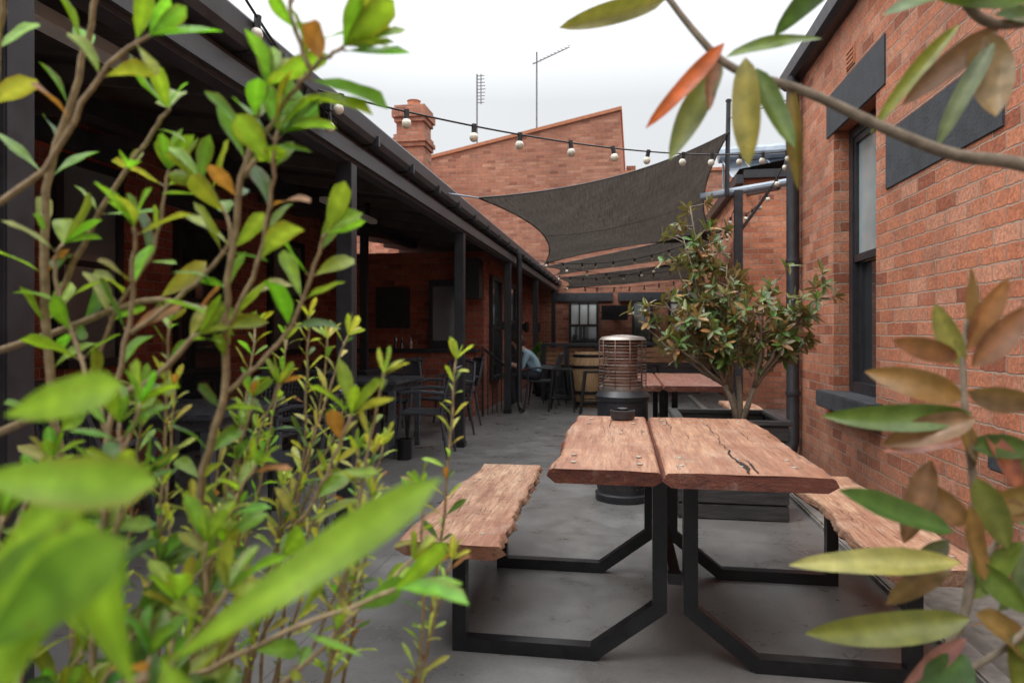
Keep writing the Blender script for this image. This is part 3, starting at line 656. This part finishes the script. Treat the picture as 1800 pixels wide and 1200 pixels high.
# ---------------------------------------------------------------- bar, stools, barrel
E=empty('outdoor_bar'); b=MB()
b.box(-1.46,.1,12.3,12.75,.98,1.03,'black',.006); 
for x in(-1.42,-1.0,-.45,.06): b.box(x-.04,x+.04,12.34,12.42,0,.98,'black')
b.box(-1.42,.06,12.44,12.47,0,.7,'black')
for i in range(4): b.box(-1.38,-.0,12.40,12.432,.64+i*.082,.71+i*.082,'barwood',.003)
for i in range(6): b.box(-1.38,.04,12.42,12.438,.08+i*.09,.155+i*.09,'planter',.003)
b.obj('counter',E)
b=MB(); b.box(.1,1.5,13.5,13.9,.98,1.03,'black',.006)
for i in range(9): b.box(.12,1.48,13.52,13.55,.05+i*.1,.135+i*.1,'barwood' if i>5 else 'planter',.003)
b.obj('slat_screen')
def stool(x,y,h=.66):
    b=MB(); b.box(x-.16,x+.16,y-.16,y+.16,h-.03,h,'steel',.012)
    for sx in(-1,1):
        for sy in(-1,1): b.tube([(x+sx*.13,y+sy*.13,h-.02),(x+sx*.2,y+sy*.2,0)],[.022,.014],'steel',6)
    for sx in(-1,1):
        b.tube([(x+sx*.18,y-.18,.22),(x+sx*.18,y+.18,.22)],.01,'steel',5); b.tube([(x-.18,y+sx*.18,.22),(x+.18,y+sx*.18,.22)],.01,'steel',5)
    b.obj('bar_stool')
stool(-.93,10.7);stool(-.42,10.2);stool(-.2,11.3);stool(.5,12.6);stool(-1.15,11.9,.62)
E=empty('wine_barrel'); b=MB(); pr=[(.24,0),(.27,.08),(.30,.25),(.315,.45),(.30,.65),(.27,.82),(.24,.9),(.21,.9),(.2,.87)]
b.lathe(-.55,11.5,pr,'barrel',28); b.obj('staves',E,auto=True); b=MB()
for z,r in((.06,.268),(.24,.302),(.66,.302),(.84,.268)): b.lathe(-.55,11.5,[(r,z-.025),(r+.006,z-.025),(r+.006,z+.025),(r,z+.025)],'steel',28)
b.obj('hoops',E)
b=MB(); b.lathe(-1.55,13.1,[(.12,0),(.16,.35),(.15,.36),(.12,.3)],'black',16)
for i in range(150):
    o=rv(); o.z=abs(o.z); p=V((-1.55,13.1,.5))+V((o.x*.15,o.y*.15,o.z*.45)); b.leaf(p,o+V((0,0,.4)),rv(),.12,.05,'leaf',rc((.06,.14,.03),(.12,.25,.05)),.3,.2,4)
for i in range(6): b.tube([(-1.55,13.1,.3),(-1.55+R.uniform(-.12,.12),13.1+R.uniform(-.1,.1),.85)],.008,'twig',5)
b.obj('potted_plant',smooth=True,fix=False)

# ---------------------------------------------------------------- seated person, leaning forward over a phone
E=empty('seated_person'); Y0=11.2; X0=-1.34
J={'pel':(X0,0,.53,.135),'waist':(X0-.07,0,.66,.125),'chest':(X0-.18,0,.81,.14),'nb':(X0-.26,0,.91,.07),'neck':(X0-.30,0,.955,.05),'hd':(X0-.34,0,1.0,.06)}
for s,t in((-1,'l'),(1,'r')):
    J['hip'+t]=(X0-.05,s*.09,.52,.09); J['thi'+t]=(X0-.26,s*.10,.53,.08); J['kn'+t]=(X0-.45,s*.11,.52,.06); J['ca'+t]=(X0-.45,s*.11,.33,.052); J['an'+t]=(X0-.42,s*.11,.09,.036); J['ft'+t]=(X0-.50,s*.11,.045,.035); J['to'+t]=(X0-.58,s*.115,.035,.028)
    J['sh'+t]=(X0-.20,s*.17,.87,.058); J['el'+t]=(X0-.28,s*.20,.64,.042); J['wr'+t]=(X0-.48,s*.12,.70,.027); J['pa'+t]=(X0-.54,s*.08,.72,.028)
ks=list(J); bn=[('pel','waist'),('waist','chest'),('chest','nb'),('nb','neck'),('neck','hd')]
for t in'lr': bn+=[('pel','hip'+t),('hip'+t,'thi'+t),('thi'+t,'kn'+t),('kn'+t,'ca'+t),('ca'+t,'an'+t),('an'+t,'ft'+t),('ft'+t,'to'+t),('chest','sh'+t),('sh'+t,'el'+t),('el'+t,'wr'+t),('wr'+t,'pa'+t)]
me=bpy.data.meshes.new('body'); me.from_pydata([(J[k][0],Y0+J[k][1],J[k][2]) for k in ks],[(ks.index(a),ks.index(c)) for a,c in bn],[])
o=bpy.data.objects.new('body',me); sc.collection.objects.link(o)
mod=o.modifiers.new('s','SKIN'); 
for i,k in enumerate(ks):
    sv=me.skin_vertices[0].data[i]; sv.radius=(J[k][3],J[k][3]); sv.use_root=(k=='pel')
ss=o.modifiers.new('u','SUBSURF'); ss.levels=2
bpy.context.view_layer.update(); dg=bpy.context.evaluated_depsgraph_get(); nme=bpy.data.meshes.new_from_object(o.evaluated_get(dg)); o.modifiers.clear(); o.data=nme
for k in('shirt','pants','skin','black'): nme.materials.append(M[k])
for p in nme.polygons:
    c=p.center; p.use_smooth=True
    if c.z>.94 and c.x<X0-.24: i=2
    elif c.x<X0-.30 and c.z>.60: i=2
    elif c.z>.60: i=0
    elif c.z<.11: i=3
    else: i=1
    p.material_index=i
o.parent=E
b=MB(); hx=X0-.37; zz=-.13; b.ball((hx,Y0,1.18+zz),.095,'skin',1.0,.80,1.22,14); b.ball((hx+.014,Y0,1.205+zz),.102,'hair',1.0,.84,1.12,14)
b.tube([(hx-.088,Y0,1.19+zz),(hx-.115,Y0,1.165+zz),(hx-.09,Y0,1.155+zz)],[.008,.014,.01],'skin',6)
for s in(-1,1):
    b.ball((hx-.083,Y0+s*.03,1.19+zz),.011,'cream'); b.ball((hx-.091,Y0+s*.03,1.19+zz),.006,'black'); b.ball((hx+.005,Y0+s*.08,1.175+zz),.02,'skin',.7,.4,1.3)
b.tube([(hx-.088,Y0-.02,1.12+zz),(hx-.093,Y0,1.118+zz),(hx-.088,Y0+.02,1.12+zz)],.005,'terra',5)
b.obj('head',E,smooth=True)
b=MB()
for s in(-1,1):
    px,py,pz=X0-.54,Y0+s*.08,.72
    for f in range(4):
        oy=s*(-.03+f*.018); L=(.055,.065,.07,.055)[f]
        b.tube([(px-.015,py+oy,pz),(px-.015-L*.55,py+oy,pz+.006),(px-.015-L*.9,py+oy-s*.006,pz+.03)],[.009,.008,.006],'skin',6)
    b.tube([(px+.01,py-s*.02,pz+.01),(px-.02,py-s*.045,pz+.03),(px-.04,py-s*.04,pz+.045)],[.01,.009,.007],'skin',6)
b.box(X0-.60,X0-.59,Y0-.04,Y0+.04,.73,.86,'black',.003)
b.obj('hands_with_phone',E,smooth=False)
chair(X0+.02,Y0,90)

# ---------------------------------------------------------------- foreground shrub (left)
planter('planter_box',-1.05,-.12,.45,1.2,.42)
b=MB()
def smoothpts(pts,k=6):
    P=[V(p) for p in pts]; out=[]
    for i in range(len(P)-1):
        p0=P[max(i-1,0)];p1=P[i];p2=P[i+1];p3=P[min(i+2,len(P)-1)]
        for j in range(k):
            t=j/k; out.append(.5*((2*p1)+(p2-p0)*t+(2*p0-5*p1+4*p2-p3)*t*t+(3*p1-p0-3*p2+p3)*t**3))
    out.append(P[-1]); return out
LIME=((.15,.28,.03),(.32,.47,.06)); MID=((.07,.16,.03),(.15,.28,.05)); YEL=((.34,.40,.07),(.54,.58,.13))
def stem(pts,r0,r1,f0,sp,L,W,pal,tip=5,jit=.004,k='twig',up=.5):
    P=smoothpts(pts); n=len(P); P=[p+rv()*jit*(.5 if i else 0) for i,p in enumerate(P)]
    b.tube(P,[r0+(r1-r0)*i/(n-1) for i in range(n)],k,7)
    seg=[(P[i+1]-P[i]).length for i in range(n-1)]; tot=sum(seg); s=f0*tot; ph=R.random()*6
    while s<tot:
        a=0;i=0
        while i<n-2 and a+seg[i]<s: a+=seg[i]; i+=1
        p=P[i].lerp(P[i+1],min(1,(s-a)/seg[i])); ax=(P[i+1]-P[i]).normalized(); u=ax.orthogonal().normalized(); w=ax.cross(u)
        for q in range(2):
            if R.random()<.82:
                an=ph+q*math.pi+R.uniform(-.4,.4); dd=(u*math.cos(an)+w*math.sin(an))+ax*R.uniform(.3,1.0)+V((0,0,up*R.uniform(0,.8)))
                l=R.uniform(*L)*(1 if R.random()<.8 else .6); c=rc(*pal)
                rr_=R.random()
                if rr_<.05: c=(.35,.15,.05)
                elif rr_<.14: c=(.38,.36,.08)
                elif rr_<.26: c=(.08,.17,.035)
                pet=p+dd.normalized()*l*.12; b.tube([p,pet],.0012,'twig',4,cap=False)
                b.leaf(pet,dd,ax+rv()*.5,l,l*R.uniform(*W),'leaf',c,R.uniform(-.15,.4),R.uniform(.1,.55),7,0,.14)
        ph+=math.pi/2+R.uniform(-.3,.3); s+=sp*R.uniform(.7,1.3)
    ax=(P[-1]-P[-2]).normalized()
    for q in range(tip):
        u=ax.orthogonal().normalized(); w=ax.cross(u); an=ph+q*2.4; dd=(u*math.cos(an)+w*math.sin(an))*R.uniform(.3,.9)+ax
        l=R.uniform(*L)*R.uniform(.7,1.1); b.leaf(P[-1],dd,rv()+V((0,0,1)),l,l*R.uniform(*W),'leaf',rc(*pal),R.uniform(-.15,.35),R.uniform(.1,.5),7,0,.14)
BL=(.046,.076); BW=(.38,.50)
stem([(-.50,.80,.38),(-.50,.78,.80),(-.51,.76,1.0),(-.47,.75,1.15),(-.465,.75,1.28),(-.43,.73,1.42),(-.40,.72,1.50)],.006,.003,.58,.05,BL,BW,LIME,6)
stem([(-.43,.73,1.40),(-.385,.72,1.47),(-.34,.71,1.51),(-.30,.70,1.53)],.003,.002,.2,.03,(.06,.09),BW,LIME,8)
stem([(-.34,.71,1.51),(-.36,.70,1.57),(-.35,.70,1.61)],.003,.002,.2,.03,(.06,.09),BW,LIME,6)
stem([(-.47,.75,1.22),(-.42,.74,1.30),(-.40,.73,1.37),(-.385,.72,1.45)],.003,.002,.2,.04,(.06,.09),BW,LIME,6)
stem([(-.465,.75,1.15),(-.40,.77,1.22),(-.37,.78,1.30),(-.355,.78,1.34)],.003,.002,.45,.03,BL,BW,LIME,5)
stem([(-.70,.80,.38),(-.72,.8,.9),(-.74,.78,1.2),(-.72,.76,1.4),(-.66,.75,1.56),(-.63,.74,1.66)],.007,.003,.5,.065,BL,BW,LIME,6)
stem([(-.73,.78,1.25),(-.66,.78,1.38),(-.58,.77,1.47),(-.555,.77,1.50)],.004,.002,.45,.055,BL,BW,LIME,5)
stem([(-.72,.8,1.1),(-.66,.8,1.24),(-.60,.8,1.33),(-.58,.8,1.43)],.003,.002,.4,.055,BL,BW,LIME,5)
stem([(-.62,.7,.38),(-.60,.7,.9),(-.60,.72,1.1),(-.57,.72,1.25),(-.55,.7,1.34)],.005,.002,.45,.06,BL,BW,LIME,5)
stem([(-.60,.72,1.1),(-.66,.74,1.2),(-.69,.74,1.29),(-.68,.74,1.33)],.003,.002,.4,.04,BL,BW,LIME,5)
stem([(-.57,.72,1.22),(-.50,.74,1.28),(-.46,.75,1.34),(-.50,.75,1.40)],.003,.002,.4,.045,BL,BW,LIME,5)
stem([(-1.0,.85,1.16),(-.80,.82,1.21),(-.62,.80,1.26),(-.52,.80,1.25)],.006,.003,.6,.07,BL,BW,MID,4)
stem([(-.9,.75,1.05),(-.7,.74,1.12),(-.56,.73,1.16),(-.49,.73,1.22)],.006,.003,.5,.06,BL,BW,LIME,4)
stem([(-.72,.66,1.35),(-.63,.66,1.40),(-.56,.66,1.50),(-.50,.66,1.54)],.004,.002,.55,.05,BL,BW,LIME,4)
stem([(-.85,.7,.38),(-.84,.7,.9),(-.80,.7,1.3),(-.74,.7,1.5),(-.70,.68,1.62)],.007,.003,.55,.065,BL,BW,LIME,5)
stem([(-.50,.78,.80),(-.42,.80,.95),(-.37,.80,1.03),(-.33,.80,1.12)],.003,.002,.3,.04,BL,BW,LIME,4)
FL=(.022,.042); FW=(.26,.36)
for i in range(30):
    bx=R.uniform(-.72,-.24); by=R.uniform(.78,1.08); hgt=R.uniform(.93,1.26)
    if bx>-.34: hgt=R.uniform(.88,1.2)
    tx=bx+R.uniform(-.02,.09)
    if i%5==4: tx=bx+.14
    tx=min(tx,-.235*by/.95)
    stem([(bx-.05,by,.38),(bx-.02,by+R.uniform(-.03,.03),.38+(hgt-.38)*.45),((bx+tx)/2,by,.38+(hgt-.38)*.75),(tx,by+R.uniform(-.03,.03),hgt)],.0035,.0015,.5,.020,FL,FW,YEL if R.random()<.65 else LIME,6,up=.9)
stem([(-.62,.6,.55),(-.50,.6,.82),(-.38,.62,.90),(-.22,.64,.97)],.004,.002,.4,.05,BL,BW,LIME,3)
stem([(-.60,.7,.50),(-.46,.72,.74),(-.34,.74,.86),(-.24,.76,.96)],.004,.002,.6,.06,(.03,.05),BW,LIME,3)
for i in range(30):
    y=R.uniform(.5,.75); x=R.uniform(-1.02,-.60)*y; z=R.uniform(.72,1.12)
    stem([(x-.06,y+.03,z-.16),(x-.02,y,z-.06),(x+R.uniform(-.02,.05),y,z+.03)],.003,.0015,.2,.035,(.035,.058),BW,LIME if R.random()<.7 else MID,5)
def lf(p,q,w,c,up=(0,-1,.3),curl=.1,fold=.2,k='leaf',shape=0,n=9,wav=.08):
    p=V(p);q=V(q); b.leaf(p,q-p,up,(q-p).length,w,k,c,curl,fold,n,shape,wav)
G1=(.26,.44,.04);G2=(.15,.28,.03)
lf((-.252,.35,1.035),(-.105,.36,1.135),.030,G1,curl=.2,wav=.2); lf((-.345,.30,1.02),(-.245,.27,1.12),.05,G1,wav=.2); lf((-.30,.28,1.07),(-.225,.27,1.13),.038,G2)
lf((-.36,.33,1.14),(-.26,.34,1.13),.035,G1); lf((-.37,.36,1.17),(-.29,.35,1.19),.03,G1); lf((-.33,.3,1.02),(-.30,.3,1.12),.04,G2)
lf((-.26,.33,1.03),(-.30,.33,1.12),.035,G1); lf((-.38,.36,1.08),(-.30,.36,1.14),.035,G1); lf((-.40,.40,1.10),(-.32,.40,1.06),.04,G2); lf((-.25,.34,1.04),(-.22,.33,1.0),.03,G1)
b.tube(smoothpts([(-.45,.55,.40),(-.38,.42,.80),(-.33,.33,.98),(-.26,.34,1.03)]),.003,'twig',6)
b.tube(smoothpts([(-.38,.42,.80),(-.38,.36,1.0),(-.37,.34,1.14)]),.003,'twig',6)
b.obj('green_shrub',smooth=True,fix=False)

# ---------------------------------------------------------------- foreground magnolia (right)
planter('planter_box',.50,1.12,.62,1.25,.42)
b=MB()
b.tube(smoothpts([(.82,.95,.38),(.80,.93,.9),(.72,.92,1.22),(.60,.9,1.37),(.472,.9,1.42),(.397,.9,1.435),(.32,.9,1.47),(.228,.9,1.52),(.14,.9,1.555),(.095,.9,1.60),(.045,.9,1.67)]),[.012]*18+[.009-.005*i/42 for i in range(43)],'bark',9)
b.tube(smoothpts([(.62,.9,.38),(.50,.9,.62),(.39,.9,.79),(.41,.9,.895),(.42,.9,1.0),(.41,.9,1.10),(.405,.9,1.18),(.41,.9,1.235)]),[.008-.005*i/42 for i in range(43)],'bark',8)
b.tube(smoothpts([(.72,.92,1.22),(.66,.9,1.45),(.55,.9,1.58),(.44,.9,1.59),(.40,.89,1.62)]),.006,'bark',7)
b.tube(smoothpts([(.55,.9,1.58),(.42,.87,1.66),(.3,.86,1.68)]),.005,'bark',7)
b.tube(smoothpts([(.41,.9,.92),(.46,.9,1.0),(.50,.9,1.1)]),.004,'bark',7)
b.tube(smoothpts([(.39,.9,.80),(.45,.88,.86),(.50,.87,.93)]),.004,'bark',7)
OG=(.14,.19,.04);DG=(.08,.14,.035);BR=(.27,.15,.065);OR=(.60,.15,.04);YG=(.28,.30,.07);GG=(.14,.20,.10);PK=(.36,.19,.14)
def ml(p,q,w,c,up=(0,-1,.2),curl=.08,fold=.22): lf(p,q,w,c,up,curl,fold,'magleaf',1,10,.12)
for t in [((.125,.88,1.58),(.035,.87,1.48),.026,OR),((.125,.90,1.565),(.053,.90,1.445),.036,OG),((.15,.88,1.56),(.152,.87,1.425),.036,YG),((.165,.89,1.55),(.20,.88,1.44),.030,OG),
 ((.21,.9,1.53),(.214,.9,1.40),.022,BR),((.055,.9,1.65),(-.085,.9,1.628),.034,YG),((.30,.85,1.67),(.095,.85,1.625),.052,OG),((.27,.86,1.66),(.18,.88,1.60),.030,DG),
 ((.445,.9,1.585),(.34,.9,1.51),.034,BR),((.43,.9,1.58),(.435,.89,1.47),.048,BR),((.43,.88,1.56),(.365,.88,1.45),.022,GG),((.41,.92,1.60),(.305,.92,1.49),.024,YG),
 ((.33,.88,1.66),(.46,.88,1.60),.05,OG),((.42,.86,1.63),(.30,.86,1.60),.028,GG),((.44,.9,1.60),(.52,.9,1.58),.04,DG),((.13,.9,1.57),(.24,.88,1.60),.026,OG),((.12,.9,1.58),(.10,.9,1.50),.022,BR),
 ((.405,.9,1.14),(.305,.9,1.18),.036,BR),((.40,.9,1.19),(.325,.9,1.215),.030,BR),((.405,.9,1.18),(.37,.9,1.255),.034,YG),((.41,.9,1.21),(.405,.9,1.30),.028,BR),((.415,.9,1.18),(.48,.9,1.25),.036,BR),((.41,.9,1.2),(.45,.9,1.29),.028,BR),
 ((.405,.88,1.125),(.25,.88,1.108),.034,OG),((.405,.87,1.12),(.31,.88,1.09),.034,BR),((.405,.9,1.09),(.315,.9,1.07),.022,PK),((.41,.9,1.15),(.49,.9,1.14),.036,BR),((.41,.9,1.085),(.49,.9,1.085),.03,DG),
 ((.37,.9,1.065),(.345,.9,.96),.040,BR),((.385,.88,.985),(.25,.88,1.015),.046,DG),((.385,.86,.955),(.20,.86,.945),.040,YG),((.41,.88,1.05),(.45,.88,.97),.034,OG),((.42,.9,1.0),(.50,.9,1.05),.036,BR),
 ((.385,.88,.95),(.31,.88,.90),.036,BR),((.39,.85,.895),(.215,.85,.845),.040,OG),((.41,.9,.90),(.47,.9,.97),.036,OG),((.41,.88,.89),(.49,.88,.84),.040,BR),((.40,.88,.86),(.32,.88,.80),.026,PK),((.40,.88,.84),(.34,.86,.77),.05,DG),
 ((.42,.88,.93),(.39,.88,1.02),.038,BR),((.46,.9,1.0),(.53,.88,.98),.036,GG),((.47,.9,.97),(.46,.9,.88),.036,GG),((.45,.88,.87),(.45,.88,.78),.04,OG),((.50,.9,1.1),(.46,.9,1.05),.03,OG),((.39,.9,.97),(.33,.9,.93),.03,GG),((.42,.9,1.03),(.48,.9,1.0),.03,BR),
 ((.42,.9,1.06),(.38,.88,1.13),.032,BR),((.41,.9,.99),(.35,.9,1.04),.034,BR),((.41,.89,.95),(.47,.88,.90),.036,OG),((.43,.9,1.1),(.48,.9,1.03),.03,PK)]:
    up=V((R.uniform(-.7,.7),-1,R.uniform(-.5,1.1))); ml(t[0],t[1],t[2]*R.uniform(.8,1.1),tuple(x*R.uniform(.8,1.2) for x in t[3]),up,R.uniform(-.2,.3),R.uniform(.15,.65))
b.obj('magnolia_shrub',smooth=True,fix=False)

# ---------------------------------------------------------------- light
S=V((-.45,-.35,.82)).normalized()
w=bpy.data.worlds.new('World'); sc.world=w; w.use_nodes=True; nt=w.node_tree; bg=nt.nodes['Background']
sk=N(nt,'ShaderNodeTexSky',sky_type='NISHITA'); sk.sun_disc=False; sk.sun_elevation=math.asin(S.z); sk.sun_rotation=math.atan2(S.x,S.y)
tc=N(nt,'ShaderNodeTexCoord'); sp=N(nt,'ShaderNodeSeparateXYZ'); nt.links.new(tc.outputs['Generated'],sp.inputs[0])
cl=noi(nt,tc.outputs['Generated'],2.2,5,.5)
mr=N(nt,'ShaderNodeMapRange'); nt.links.new(sp.outputs[2],mr.inputs[0]); mr.inputs[1].default_value=.32; mr.inputs[2].default_value=.85; mr.inputs[3].default_value=8.8; mr.inputs[4].default_value=35
v=mth(nt,'MULTIPLY',mr.outputs[0],mth(nt,'ADD',mth(nt,'MULTIPLY',cl,.20),.90))
cc=N(nt,'ShaderNodeCombineXYZ')
for i,k in enumerate((.98,1.0,1.02)): nt.links.new(mth(nt,'MULTIPLY',v,k),cc.inputs[i])
c=mix(nt,.94,sk.outputs[0],cc.outputs[0]); nt.links.new(c,bg.inputs[0]); bg.inputs[1].default_value=.1
l=bpy.data.lights.new('sun','SUN'); l.energy=1.4; l.angle=math.radians(20); l.color=(1,.975,.94); lo=bpy.data.objects.new('sun',l); sc.collection.objects.link(lo); lo.rotation_euler=S.to_track_quat('Z','Y').to_euler()

# ---------------------------------------------------------------- camera
cd=bpy.data.cameras.new('camera'); co=bpy.data.objects.new('camera',cd); sc.collection.objects.link(co); sc.camera=co
co.location=(0,0,1.22); co.rotation_euler=(math.radians(90),0,math.radians(9.2)); cd.lens=24; cd.sensor_width=36; cd.shift_y=-.0083; cd.clip_start=.05; cd.clip_end=1000
cd.dof.use_dof=True; cd.dof.focus_distance=3.3; cd.dof.aperture_fstop=3.8
sc.view_settings.view_transform='Standard'; sc.view_settings.look='None'; sc.view_settings.exposure=0
